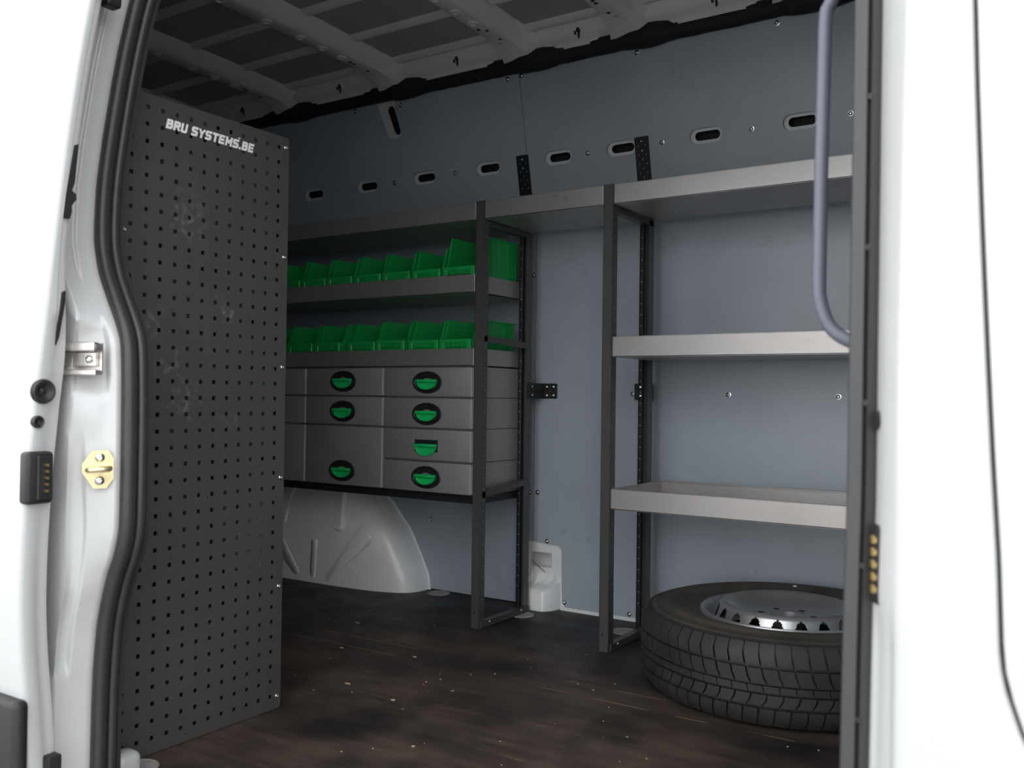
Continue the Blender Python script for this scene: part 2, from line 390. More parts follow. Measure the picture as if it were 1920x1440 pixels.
# white pillar foot in the notch by the seam
plate('pillar_plate', [(-1.92, 0.0), (-1.715, 0.0), (-1.715, .27), (-1.92, .27)], [rrect(-1.872, -1.782, .150, .206, .010)], .003, BODYWHITE, wall, Matrix(((1, 0, 0, 0), (0, 0, -1, YW + .008), (0, 1, 0, 0), (0, 0, 0, 1))))
bm = BM()
rows = []
for (y, z) in [(3.028, .105), (3.012, .098), (2.985, .088), (2.962, .080), (2.950, .070), (2.947, .0), ]:
    w = sm(3.03 - y, 0, .08)
    rows.append([(x, y + e, z) for x, e in ((-1.885, .06 * 0), (-1.772 - .012 * w, 0), (-1.762 - .010 * w, .006), (-1.752, .03 * w), (-1.742, .075 * w))])
grid(bm, rows)
for gx in (-1.868, -1.836, -1.797, -1.766):   # pressed gussets
    a = [bm.verts.new(p) for p in ((gx - .012, 3.026, .100), (gx + .012, 3.026, .100), (gx, 2.985, .088), (gx + .002, 3.022, .136))]
    for f in ((0, 2, 3), (2, 1, 3), (0, 1, 2), (0, 3, 1)): bm.faces.new([a[i] for i in f])
finish(bm, 'pillar_foot', BODYWHITE, wall, 0.9)
bm = BM(); box(bm, -1.735, 0.05, 3.012, 3.03, 0.0, 0.012); finish(bm, 'floor_flange', BODYWHITE, wall)
bm = BM(); tube(bm, [(-1.86, 3.004, .178), (-1.84, 3.003, .166), (-1.812, 3.000, .148), (-1.796, 2.999, .138)], .0012, 6); finish(bm, 'loose_wire', BLACK, wall, 1.0)
for x, z in ((-1.872, 1.272), (-1.880, .865), (-1.880, .80), (-1.876, .433), (-1.842, .435), (-1.797, .252), (-1.719, .018 + .012), (-1.449, .024), (-1.088, .817), (-.726, .814), (-2.359, .29), (-1.446, .817)):
    screw(lo_l if x < -1.861 else lo_r, (x, YW - T / 2, z), (0, -1, 0), SCREW_W)
for x, z in ((-2.70, 2.008), (-2.452, 1.995), (-1.923, 2.007), (-1.386, 2.005), (-.896, 2.004), (-1.861, 2.009),
             (-3.17, 1.699), (-2.852, 1.699), (-2.534, 1.697), (-2.217, 1.699), (-1.611, 1.699), (-1.318, 1.697), (-.998, 1.697), (-.683, 1.699)):
    screw(up_l if x < SX else up_r, up(x, z, T / 2), NU, SCREW_W)

# ------------------------------------------------------------------ wheel arch pressed into the wall
def arch():
    XC = -2.95; rows = []
    N = 40
    def a_(z):   # half length on the wall at height z
        return interp(z, [0, .063, .137, .242, .337, .42, .50, .56, .60], [.588, .579, .541, .481, .392, .30, .20, .10, .0])
    for i in range(29):
        z = 0.60 * (i / 28.0); a = a_(z)
        prot = 0.19 - 0.13 * sm(z, .30, .60)         # how far the face stands out of the wall
        row = []
        for k in range(N + 1):
            u = -1 + 2 * k / N
            t = abs(u)
            # superellipse plan: flat face, well rounded shoulder
            th = t * math.pi / 2
            x = a * math.copysign(abs(math.sin(th)) ** 0.62, u); y = prot * abs(math.cos(th)) ** 0.55
            row.append((XC + x, YW - .004 - y, z))
        rows.append(row)
    bm = BM(); grid(bm, rows); o = finish(bm, 'wheel_arch', BODYWHITE, wall, 1.2)
    # weld flange round the arch
    bm = BM(); pts = []
    for i in range(24):
        z = .52 * i / 23.0; pts.append((XC + a_(z) + .006, YW - .008, z))
    tube(bm, pts, .0055, 8); finish(bm, 'weld_flange', BODYWHITE, o, 1.2)
    def emboss(pts, d0, d1, name='pressed_rib', taper=.006):
        bm = BM(); c = Vector((sum(p[0] for p in pts) / len(pts), sum(p[1] for p in pts) / len(pts)))
        rings = []
        for (d, t) in ((d0, 0), (d0 + (d1 - d0) * .7, .35), (d1, 1.0)):
            r = []
            for p in pts:
                v = Vector(p) - c; L = v.length; v = v * max(.2, (L - taper * t) / L); q = c + v
                prot = 0.19 - 0.13 * sm(q.y, .30, .60)
                r.append(bm.verts.new((q.x, YW - .004 - prot - d, q.y)))
            rings.append(r)
        n = len(pts)
        for i in range(2):
            for k in range(n): bm.faces.new((rings[i][k], rings[i][(k + 1) % n], rings[i + 1][(k + 1) % n], rings[i + 1][k]))
        bm.faces.new(rings[-1]); finish(bm, name, BODYWHITE, o, 0.8)
    emboss([(-2.856, .040), (-2.847, .022), (-2.833, .020), (-2.827, .036), (-2.815, .178), (-2.820, .187), (-2.842, .188), (-2.848, .182)], -.003, .005)
    emboss([(-2.766, .036), (-2.762, .018), (-2.748, .016), (-2.738, .024), (-2.520, .205), (-2.514, .222), (-2.558, .262), (-2.572, .262)], -.003, .004)
    emboss([(-3.12, .262), (-3.09, .262), (-2.925, .045), (-2.920, .030), (-2.932, .020), (-2.945, .022), (-3.16, .20), (-3.15, .225)], -.003, .005)
    emboss([(-2.735, .40), (-2.690, .40), (-2.668, .245), (-2.676, .231), (-2.700, .228), (-2.712, .238)], -.01, .012, taper=.012)
    emboss([(-3.02, .40), (-2.975, .40), (-3.000, .250), (-3.008, .236), (-3.020, .236), (-3.026, .25)], -.01, .012, taper=.010)
    return o
arch()

# ------------------------------------------------------------------ other enclosing walls
bm = BM(); box(bm, -4.28, -4.25, 1.0, 3.13, -0.03, 2.2)
tag(finish(bm, 'wall_rear', PANEL), 'blue-grey rear end of the load space behind the pegboard', 'wall', kind='structure')
bm = BM(); box(bm, 0.06, 0.09, 1.0, 3.13, -0.03, 2.2)  # unseen bulkhead, assumed here so that no windscreen light comes in
tag(finish(bm, 'wall_front', PANEL), 'assumed unseen blue-grey bulkhead between load space and cab', 'wall', kind='structure')

# ------------------------------------------------------------------ ceiling
def roofz(y):  # gentle crown
    return 2.118 + .03 * (1 - ((y - 2.0) / 0.95) ** 2)
bm = BM()
ys = [1.02 + (2.96 - 1.02) * k / 40 for k in range(41)]
grid(bm, [[(x, y, roofz(y) + (0)) for y in ys] for x in (-4.28, -3, -2, -1, 0.09)])
grid(bm, [[(x, y, roofz(y) + .03) for y in ys] for x in (-4.28, 0.09)])
ceil_ = tag(finish(bm, 'ceiling', ROOFPAD, None, 1.0), 'grey painted sheet metal van roof with pressed ribs', 'ceiling', kind='structure')
BOWX = [-3.62, -3.03, -2.425, -1.81, -1.365, -.80, -.25]
def bow(X, first=False):
    sec = [(.052, .06), (.047, .006), (.030, -.030), (.004, -.050), (-.002, -.052), (-.060, -.052), (-.066, -.048), (-.082, .0), (-.082, .06)]
    rows = []
    for k in range(31):
        y = 1.10 + (2.855 - 1.10) * k / 30
        zb = roofz(y) - .004 - .03 * sm(y, 2.70, 2.86) * 0
        rows.append([(X + dx, y, zb + dz) for dx, dz in sec])
    bm = BM(); grid(bm, rows); o = finish(bm, 'roof_bow', ROOFGREY, ceil_, 0.7)
    # gusset foot flaring at the wall end
    bm = BM()
    rows = []
    for t, wd in ((2.70, 0.0), (2.76, .004), (2.81, .014), (2.85, .03), (2.875, .045)):
        zb = roofz(t) - .056 - .03 * sm(t, 2.74, 2.88)
        rows.append([(X - .07 - wd, t, zb), (X + .004 + wd, t, zb), (X + .050 + wd * 1.2, t, zb + .055)])
    grid(bm, rows); finish(bm, 'bow_foot', ROOFGREY, o, 0.8)
    # punched holes along the bow
    bm = BM()
    for y in (2.79, 2.755, 2.735, 2.70, 2.62, 2.60):
        lathe(bm, [(.0075, -.0004), (.0005, -.0004)], (X - .032 + random.uniform(-.012, .012), y, roofz(y) - .0565), 10)
    finish(bm, 'punched_hole', DARK, o)
    for y in (2.55, 2.45, 2.34, 2.18, 1.98, 1.7):
        bm = BM(); lathe(bm, [(.020, .004), (.019, -.003), (.012, -.004), (.008, .0), (.0005, .0)], (X - .032, y, roofz(y) - .0575), 18)
        finish(bm, 'glue_cup', ROOFGREY, o, 0.8)
for X in BOWX: bow(X)
# pressed swages running fore and aft between bows
for i in range(len(BOWX) - 1):
    for y in (1.30, 1.54, 1.79, 2.04, 2.29, 2.54, 2.775):
        a = BOWX[i] + .050; b = BOWX[i + 1] - .082; bm = BM(); rows = []
        for x, s_ in ((a, 1), (a + .02, 1), (b - .02, 1), (b, 1)):
            rows.append([(x, y + dy, roofz(y + dy) + dz) for dy, dz in ((-.030, .001), (-.020, -.006), (-.010, -.0125), (0, -.0145), (.010, -.0125), (.020, -.006), (.030, .001))])
        grid(bm, rows); finish(bm, 'pressed_swage', ROOFGREY, ceil_, 1.2)
# cornice rail at the wall side, with clips; black foam duct over the panel edge
bm = BM()
grid(bm, [[(x, 2.800, roofz(2.80) + .0), (x, 2.805, 2.092), (x, 2.818, 2.078), (x, 2.850, 2.066), (x, 2.872, 2.052), (x, 2.90, 2.06)] for x in (-4.25, -3, -2, -1, 0.06)])
finish(bm, 'cornice_rail', ROOFGREY, ceil_, 0.8)
for i in range(len(BOWX) - 1):
    a = BOWX[i] + .10; b = BOWX[i + 1] - .13
    bm = BM(); prism(bm, [(a, 2.862), (b, 2.862), (b - .02, 2.842), (b - .08, 2.838), (a + .08, 2.838), (a + .02, 2.842)], 2, 2.048, 2.068)
    finish(bm, 'cornice_relief', ROOFGREY, ceil_)
    bm = BM(); m_ = (a + b) / 2 + .03
    lathe(bm, [(.011, .010), (.010, .0), (.004, -.004), (.0035, -.020), (.0005, -.026)], (m_, 2.812, 2.088), 10)
    box(bm, m_ - .016, m_ - .010, 2.806, 2.818, 2.080, 2.096)
    finish(bm, 'trim_clip', BLACKPL, ceil_)
bm = BM(); pts = []; rad = []
x = -4.2
while x < 0.05:
    d = min(abs(x - (bx + .03)) for bx in BOWX); pts.append((x, 2.872 - .010 * (1 - sm(d, .02, .12)), 2.046 + random.uniform(-.001, .001) - .003 * (1 - sm(d, .02, .12)))); rad.append(.033 + .009 * (1 - sm(d, .02, .11)) + random.uniform(-.001, .001)); x += .03
tube(bm, pts, rad, 12)
tag(finish(bm, 'cable_duct', DUCT_SLOTSHADE, None, 1.2), 'black foam-wrapped cable duct running under the roof edge', 'cable duct')
for X in (-3.2, -2.88, -2.41, -2.12, -1.83, -1.36, -1.05):
    bm = BM(); w_ = .03
    box(bm, X - w_, X + w_, 2.880, 2.890, 2.016, 2.040, .003); box(bm, X + w_ * .2, X + w_ * .5, 2.877, 2.882, 2.016, 2.036, .002)
    finish(bm, 'body_tab', ROOFGREY, wall)

# ------------------------------------------------------------------ near body side: opening, pillars, seal
SEALL = [(-1.66, 1.74), (-1.671, 1.67), (-1.692, 1.606), (-1.703, 1.527), (-1.714, 1.438), (-1.723, 1.316), (-1.725, 1.216), (-1.711, 1.105), (-1.685, 1.038), (-1.648, .983), (-1.613, .935), (-1.591, .898), (-1.580, .836), (-1.573, .684), (-1.570, .584), (-1.572, .533), (-1.587, .486), (-1.607, .449), (-1.625, .395), (-1.638, .343), (-1.648, .238), (-1.650, .074), (-1.650, .02)]
SEALR = [(-.219, .02), (-.217, .402), (-.215, .541), (-.212, .70), (-.212, .84), (-.214, 1.075), (-.217, 1.27), (-.222, 1.5), (-.227, 1.74)]
def smooth_path(p, it=2):
    for _ in range(it):
        q = [p[0]]
        for i in range(len(p) - 1):
            a, b = p[i], p[i + 1]; q.append((a[0] * .75 + b[0] * .25, a[1] * .75 + b[1] * .25)); q.append((a[0] * .25 + b[0] * .75, a[1] * .25 + b[1] * .75))
        q.append(p[-1]); p = q
    return p
def xl(z):
    zs = sorted(SEALL, key=lambda a: a[1]); return interp(z, [a[1] for a in zs], [a[0] for a in zs])
def xr(z): return interp(z, [a[1] for a in SEALR], [a[0] for a in SEALR])
loop = smooth_path(SEALL + [(-1.62, -.01), (-1.56, -.025), (-1.0, -.028), (-.32, -.025), (-.25, -.005)] + SEALR + [(-.25, 1.80), (-.33, 1.83), (-1.0, 1.84), (-1.56, 1.82), (-1.63, 1.79)], 2)
loop = loop[:-1]
def wp(co):
    return Vector((co.x, co.y + sl(co.z), co.z))
MN = Matrix(((1, 0, 0, 0), (0, 0, -1, 1.115), (0, 1, 0, 0), (0, 0, 0, 1)))
outer = [(-4.28, -.06)] + [(-4.28 + (.09 + 4.28) * k / 12, -.06) for k in range(1, 12)] + [(.09, -.06)] + [(.09, -.06 + (2.2 + .06) * k / 12) for k in range(1, 12)] + [(.09, 2.2)] + [(.09 - (.09 + 4.28) * k / 12, 2.2) for k in range(1, 12)] + [(-4.28, 2.2)] + [(-4.28, 2.2 - (2.26) * k / 12) for k in range(1, 12)]
def grow(lp, d):
    cx = sum(p[0] for p in lp) / len(lp); cz = sum(p[1] for p in lp) / len(lp); q = []
    for i in range(len(lp)):
        t = (Vector(lp[(i + 1) % len(lp)]) - Vector(lp[i - 1])).normalized(); q.append((lp[i][0] + t.y * d, lp[i][1] - t.x * d))
    return q
near = plate('wall_near', outer, [grow(loop, .055)], .02, PANEL, None, MN, warp=wp)
tag(near, 'near side of the white van body around the sliding door opening', 'wall', kind='structure')
# sliding-door rubber seal: one closed loop with a fat bulb and a thin inner lip
def seal():
    bm = BM(); n = len(loop); rows = []
    # profile (n = towards the opening centre, y = into the van)
    prof = []
    for k in range(11):
        a = math.radians(150 - 30 * k); prof.append((.010 + .0125 * math.cos(a), .000 + .017 * math.sin(a)))
    bulb = [(.0095 + .0115 * math.cos(t), .006 + .0150 * math.sin(t)) for t in [2 * math.pi * k / 12 for k in range(12)]]
    lip = [(.0140 + .0070 * math.cos(t), .030 + .010 * math.sin(t)) for t in [2 * math.pi * k / 10 for k in range(10)]]
    foot = [(.003, -.008), (.012, -.008), (.014, .05), (.003, .05)]
    for sec in (bulb, lip, foot):
        rings = []
        for i in range(n):
            p = Vector((loop[i][0], loop[i][1])); t = Vector(loop[(i + 1) % n]) - Vector(loop[i - 1]); t.normalize()
            nn = Vector((-t.y, t.x))
            rings.append([(p.x + nn.x * a, 1.062 + sl(p.y) + b, p.y + nn.y * a) for a, b in sec])
        rings.append(rings[0]); grid(bm, rings, close=True)
    bmesh.ops.remove_doubles(bm, verts=bm.verts[:], dist=1e-5)
    return finish(bm, 'door_seal', RUBBER, None, 0.9)
tag(seal(), 'black rubber seal following the edge of the sliding door opening', 'door seal')

# rear pillar (behind the opening): jamb from the seal out to the body skin, with rail pocket and pressed channel
def rear_pillar():
    rows = []; NZ = 170
    for i in range(NZ + 1):
        z = -.45 + (1.95 + .45) * i / NZ
        x0 = xl(z) if z > .02 else -1.65; x0 = min(x0, -1.565)
        ys0 = 1.055 + sl(z); yo = .985 + sl(z)
        pk = sm(z, .795, .815) * (1 - sm(z, .905, .945))           # rail pocket
        xc = -1.628 - .045 * sm(z, 1.0, 1.3) * (0.6)               # outer corner of the jamb
        row = [(x0 - .060, ys0 + .075, z), (x0 - .012, ys0 + .03, z), (x0 - .001, ys0 - .004, z)]
        B = Vector((x0 - .001, ys0 - .010)); C_ = Vector((min(xc, x0 - .012), yo + .006)); dvec = C_ - B
        nrm = Vector((-dvec.y, dvec.x)).normalized()
        if nrm.x < 0: nrm = -nrm
        for k in range(25):
            u = k / 24.0; p = B + dvec * u
            h = -.016 * pk * sm(u, .12, .30)
            ch = sm(z, .26, .29) * (1 - sm(z, .66, .74))            # long pressed channel below the striker
            w0 = .60 + .10 * sm(z, .5, .72)
            h += -.010 * ch * sm(u, w0, w0 + .10) * (1 - sm(u, .90, 1.0) * .3)
            h += .004 * sm(z, .70, .76) * (1 - sm(z, .78, .80)) * sm(u, .2, .5)
            h += -.004 * sm(u, .45, .52) * (1 - sm(u, .58, .66)) * sm(z, 1.0, 1.06)
            p = p + nrm * h; row.append((p.x, p.y, z))
        row += [(C_.x - .004, yo + .001, z), (C_.x - .02, yo, z), (-1.72, yo - .0, z), (-2.1, yo, z), (-4.28, yo, z)]
        rows.append(row)
    bm = BM(); grid(bm, rows); return finish(bm, 'rear_pillar', WHITE, near, 0.9)
pil = rear_pillar()
# front pillar (ahead of the opening) and body skin up to the cab door gap
GAP = [(-.116, 1.207), (-.113, 1.125), (-.106, .967), (-.099, .830), (-.095, .751), (-.089, .648), (-.086, .558), (-.082, .533), (-.067, .487), (-.03, .41), (.03, .30)]
def gapx(z):
    g = sorted(GAP, key=lambda a: a[1]);
    if z > 1.207: return -.116 - .045 * (z - 1.207)
    return interp(z, [a[1] for a in g], [a[0] for a in g])
def front_pillar():
    rows = []; NZ = 130
    for i in range(NZ + 1):
        z = -.45 + 2.4 * i / NZ
        x0 = xr(z); ys0 = 1.055 + sl(z); yo = .985 + sl(z); g = gapx(z)
        st = 1 - sm(z, .545, .60)          # the jamb steps back below the contact block
        row = [(x0 - .004, ys0 + .075, z), (x0 - .003, ys0 + .02, z), (x0 - .001, ys0 - .008, z)]
        a = Vector((x0 + .001, ys0 - .014)); c = Vector((-.182, yo + .006))
        for k in range(13):
            u = k / 12.0; p = a + (c - a) * u
            bul = .0035 * math.sin(math.pi * u) - .004 * st * sm(u, .05, .3) * (1 - sm(u, .8, 1.0)); p = p + Vector((-.6, -.8)) * bul
            row.append((p.x, p.y, z))
        row += [(-.176, yo + .0015, z), (-.168, yo, z), (max(g - .03, -.16), yo - .001, z), (g - .0035, yo - .0005, z), (g - .0020, yo + .002, z), (g - .0015, yo + .02, z)]
        rows.append(row)
    bm = BM(); grid(bm, rows); return finish(bm, 'front_pillar', WHITE, near, 0.9)
fpil = front_pillar()
# sill, roof rail above the opening
bm = BM(); box(bm, -1.75, -.1, .985, 1.10, -.46, -.035, .012, 2); finish(bm, 'sill', WHITE, near)
bm = BM(); grid(bm, [[(x, .985 + sl(z), z) for z in (1.84, 1.9, 2.0, 2.1, 2.2)] + [(x, 1.30, 2.22)] for x in (-4.28, .09)]); grid(bm, [[(-1.75, 1.10 + sl(1.84), 1.84), (-1.75, .985 + sl(1.84), 1.84)], [(.09, 1.10 + sl(1.84), 1.84), (.09, .985 + sl(1.84), 1.84)]])
finish(bm, 'roof_rail', WHITE, near)
bm = BM(); box(bm, -1.745, -1.690, 1.145, 1.205, -.01, .055, .02, 4); finish(bm, 'pillar_foot', WHITE, near, 1.0)

# grey edge trim with fixings on the front pillar, inside the seal
bm = BM(); rows = []
zs_ = [-.02 + 1.85 * k / 40 for k in range(41)]
for z in zs_:
    x = xr(z); y = 1.055 + sl(z)
    rows.append([(x - .0, y - .012, z), (x - .008, y - .020, z), (x - .012, y - .014, z), (x - .013, y - .022, z), (x - .027, y - .020, z), (x - .030, y - .012, z), (x - .030, y + .03, z), (x - .0, y + .03, z)])
grid(bm, rows, close=True)
trim = tag(finish(bm, 'trim_1', TRIMGREY, None, 0.7), 'dark grey edge trim strip on the front pillar beside the grab handle', 'trim', kind='structure')
for z in (1.14, .97, .80, .625, .46, 1.30):
    bm = BM(); x = xr(z) - .010; y = 1.055 + sl(z) - .018; cyl(bm, (x, y, z), (0, 1, 0), .0035, .005, 10); finish(bm, 'push_pin', BLACKPL, trim)

# contact block and buffer in the front pillar
fx = lambda z: xr(z)
bm = BM(); cb = Vector((-.2065, 1.031, .629)); dirv = Vector((.030, -.050, 0)).normalized(); nv = Vector((-.050, -.030, 0)).normalized()
def obox(bm, c, ex, ey, hx, hy, hz_, bev=0.0):
    ex = Vector(ex); ey = Vector(ey); ez = ex.cross(ey)
    n0 = len(bm.verts); box(bm, -hx, hx, -hy, hy, -hz_, hz_, bev, 2)
    bm.verts.ensure_lookup_table()
    for v in list(bm.verts)[n0:]: v.co = Vector(c) + ex * v.co.x + ey * v.co.y + ez * v.co.z
obox(bm, cb - nv * .0040, dirv, nv, .012, .008, .042, .003)
blk = finish(bm, 'contact_block', BLACKPL, near)
for k in range(5):
    bm = BM(); c = cb + nv * .0045 + Vector((0, 0, .026 - .013 * k)); obox(bm, c - dirv * .003, dirv, nv, .005, .0016, .0046, .001); obox(bm, c + dirv * .006, dirv, nv, .002, .0014, .003, .001)
    finish(bm, 'contact_plate', BRASS, blk)
bm = BM(); c = Vector((-.2075, 1.037, .782)); cyl(bm, c + nv * .001, nv, .010, .006, 18); finish(bm, 'rubber_plug', BLACKPL, near, 0.8)

# door rail end, striker on the rear pillar
p0 = Vector((-1.69, .974, 0)); p1 = Vector((-1.583, 1.020, 0)); ex = (p1 - p0).normalized(); ey = Vector((ex.y, -ex.x, 0)); Lr = (p1 - p0).length; mid = (p0 + p1) / 2
def at(u, d, z): return p0 + ex * (u * Lr) + ey * d + Vector((0, 0, z))
bm = BM(); obox(bm, at(.5, -.004, .8625), ex, ey, Lr / 2, .0015, .030)
rail = finish(bm, 'door_rail', DULLSTEEL, near)
bm = BM(); obox(bm, at(.5, .006, .884), ex, ey, Lr / 2, .011, .0075, .003); finish(bm, 'rail_flange', DULLSTEEL, rail)
bm = BM(); obox(bm, at(.70, .012, .884), ex, ey, Lr * .29, .008, .0090, .003); finish(bm, 'rail_cap', DULLSTEEL, rail)
bm = BM(); obox(bm, at(.5, .006, .836), ex, ey, Lr / 2, .011, .0055, .0025); finish(bm, 'rail_flange', DULLSTEEL, rail)
bm = BM(); obox(bm, at(.45, .001, .861), ex, ey, Lr * .36, .004, .014, .002); finish(bm, 'guide_plate', DULLSTEEL, rail)
bm = BM(); obox(bm, at(.83, .002, .861), ex, ey, .013, .004, .013, .001); finish(bm, 'stop_plate', DULLSTEEL, rail)
screw(rail, at(.83, .006, .861), ey, screw_mesh('bolt', .0072, False), 'bolt')
# striker
sb0 = Vector((-1.609, .990, .656)); tdir = Vector((.042, .075, 0)).normalized(); sn = Vector((.075, -.042, 0)).normalized()
SCN = Vector((-1.5885, 1.0195, .656))
Mst = Matrix((( tdir.x, 0, sn.x, SCN.x + sn.x * .004), (tdir.y, 0, sn.y, SCN.y + sn.y * .004), (0, 1, 0, SCN.z), (0, 0, 0, 1)))
st = plate('door_striker', [(-.026, -.006), (-.026, .010), (-.010, .034), (.018, .036), (.028, .020), (.028, -.018), (.016, -.036), (-.006, -.036)], [], .004, GOLD, near, Mst)
def sp(a, b, d): return Mst @ Vector((a, b, d))
bm = BM(); tube(bm, [sp(-.016, 0, .0), sp(-.016, 0, .014), sp(-.012, 0, .020), sp(.016, .002, .020), sp(.020, .002, .016), sp(.020, .002, .0)], .0055, 10); finish(bm, 'striker_loop', GOLD, st, 1.0)
bm = BM(); obox(bm, sp(.010, .001, .010), tdir, Vector((0, 0, 1)), .012, .006, .009, .003); finish(bm, 'striker_guard', GOLD, st)
for b_ in (.022, -.021): screw(st, sp(.004, b_, .002), sn, screw_mesh('bolt', .0085, False), 'bolt')

# cab door ahead of the gap
rows = []
for i in range(90):
    z = -.45 + 2.4 * i / 89; g = gapx(z); yo = .985 + sl(z)
    rows.append([(g + .0015, yo + .02, z), (g + .0020, yo + .002, z), (g + .0035, yo - .0005, z), (g + .03, yo - .002, z), (max(g + .1, .2), yo - .006, z), (.9, yo - .01, z), (.9, yo + .05, z)])
bm = BM(); grid(bm, rows); tag(finish(bm, 'door_2', WHITE, None, 0.9), 'white cab door skin beside the narrow curved body gap', 'door', kind='structure')
bm = BM(); rows = []
for i in range(60):
    z = -.45 + 2.4 * i / 59; g = gapx(z); rows.append([(g - .03, 1.01 + sl(z), z), (g + .04, 1.01 + sl(z), z)])
grid(bm, rows); finish(bm, 'gap_liner', RUBBER, near)

# ------------------------------------------------------------------ opened sliding door at the left
DY = [(-.45, .93), (.0, .925), (.233, .907), (.359, .894), (.473, .892), (.642, .899), (.775, .911), (.929, .922), (1.106, .936), (1.247, .948), (1.401, .964), (1.539, .983), (1.95, 1.05)]
DX = [(-.45, -1.62), (.775, -1.62), (.929, -1.611), (1.106, -1.606), (1.247, -1.601), (1.401, -1.595), (1.539, -1.588), (1.95, -1.575)]
def dy_(z): return interp(z, [a[0] for a in DY], [a[1] for a in DY])
def dx_(z): return interp(z, [a[0] for a in DX], [a[1] for a in DX])
rows = []
for i in range(150):
    z = -.45 + 2.4 * i / 149
    y = (dy_(z - .05) + dy_(z) + dy_(z + .05)) / 3; x = dx_(z)
    th = .056 - .024 * sm(z, .83, 1.1); k_ = th / .056
    rows.append([(-2.95, y - .004, z), (x - .10, y - .001, z), (x - .012, y, z), (x - .005, y + .001, z), (x - .001, y + .005, z), (x, y + .011, z), (x - .001, y + .030 * k_, z), (x - .005, y + .034 * k_, z), (x - .005, y + .046 * k_, z), (x - .008, y + th, z), (x - .03, y + th + .004, z), (-2.95, y + th, z)])
bm = BM(); grid(bm, rows)
door = tag(finish(bm, 'door_1', WHITE, None, 0.8), 'white sliding side door standing open at the left edge', 'door', kind='structure')
def ring_plug(y, z, r, name):
    bm = BM(); lathe(bm, [(r, -.002), (r, .004), (r * .85, .008), (r * .62, .007), (r * .5, .002), (r * .2, .001), (.0005, .003)], (0, 0, 0), 24)
    o = finish(bm, name, BLACKPL, door, 1.0); o.location = (dx_(z) - .001, y, z); o.rotation_euler = (0, math.radians(90), 0)
ring_plug(dy_(.80) + .017, .80, .0225, 'rubber_buffer')
ring_plug(dy_(.745) + .013, .745, .0115, 'rubber_plug')
bm = BM(); y = dy_(.645); box(bm, -1.632, -1.604, y - .004, y + .046, .598, .692, .007, 3)
dblk = finish(bm, 'contact_block', BLACKPL, door, 0.8)
bm = BM(); box(bm, -1.606, -1.600, y + .012, y + .042, .604, .686, .004, 2); finish(bm, 'contact_face', BLACKPL, dblk)
for k in range(5):
    bm = BM(); cyl(bm, (-1.598, y + .028, .668 - .0115 * k), (1, 0, 0), .0026, .010, 10); finish(bm, 'contact_pin', BRASS, dblk)
# black polygons painting the shade in the gap between door and body
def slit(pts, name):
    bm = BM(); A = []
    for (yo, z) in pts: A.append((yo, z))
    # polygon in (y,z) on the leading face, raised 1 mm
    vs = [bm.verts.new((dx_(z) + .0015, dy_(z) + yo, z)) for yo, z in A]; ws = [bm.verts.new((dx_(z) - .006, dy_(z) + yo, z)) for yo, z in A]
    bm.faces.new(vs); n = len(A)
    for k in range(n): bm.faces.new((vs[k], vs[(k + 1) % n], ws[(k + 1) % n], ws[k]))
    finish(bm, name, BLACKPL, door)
slit([(y - .023, z) for y, z in ((.046, 1.255), (.051, 1.257), (.053, 1.185), (.049, 1.170), (.058, 1.165), (.060, 1.155), (.052, 1.142), (.054, 1.132), (.052, 1.118), (.042, 1.118), (.042, 1.15))], 'gap_shade')
slit([(y - .014, z) for y, z in ((.046, .982), (.050, .985), (.052, .965), (.048, .90), (.044, .885), (.043, .90), (.046, .95))], 'gap_shade')
bm = BM(); z = 1.552; cyl(bm, (dx_(z) - .001, dy_(z) + .020, z), (1, 0, 0), .012, .010, 18); finish(bm, 'rubber_plug', BLACKPL, door)
bm = BM(); box(bm, -2.9, -1.606, dy_(.2) - .028, dy_(.2) + .002, .02, .252, .012, 3); finish(bm, 'side_moulding', BLACKPL, door, 0.9)
bm = BM(); box(bm, -1.66, -1.605, dy_(.14) + .03, dy_(.14) + .058, .06, .138, .004, 2); finish(bm, 'roller_arm', BLACKPL, door)
bm = BM(); z = 1.56; box(bm, -1.665, -1.635, 1.052, 1.085, 1.555, 1.60, .006, 2); finish(bm, 'roller_arm', BLACKPL, door)

# ------------------------------------------------------------------ grab handle
bm = BM(); hp = []
pts = [(-.225, 1.205, 1.355), (-.262, 1.212, 1.352), (-.292, 1.216, 1.340), (-.308, 1.216, 1.315), (-.313, 1.214, 1.285), (-.314, 1.205, 1.10), (-.314, 1.200, .960), (-.312, 1.199, .930), (-.302, 1.198, .900), (-.284, 1.196, .882), (-.262, 1.195, .874), (-.225, 1.19, .872)]
for k in range(len(pts) - 1):
    for j in range(4):
        i0, i1, i2, i3 = max(k - 1, 0), k, k + 1, min(k + 2, len(pts) - 1); t = j / 4.0
        P0, P1, P2, P3 = (Vector(pts[i]) for i in (i0, i1, i2, i3))
        if (P2 - P1).length > .1: hp.append(P1 + (P2 - P1) * t); continue
        hp.append(.5 * ((2 * P1) + (P2 - P0) * t + (2 * P0 - 5 * P1 + 4 * P2 - P3) * t * t + (3 * P1 - P0 - 3 * P2 + P3) * t ** 3))
hp.append(Vector(pts[-1])); tube(bm, hp, .0088, 14)
gh = tag(finish(bm, 'grab_handle', GREYPL, None, 1.2), 'bluish grey vertical grab handle inside the front pillar', 'grab handle')
for z, y in ((1.355, 1.205), (.872, 1.19)):
    bm = BM(); box(bm, -.232, -.205, y - .02, y + .02, z - .025, z + .025, .008, 2); finish(bm, 'mount', GREYPL, gh)

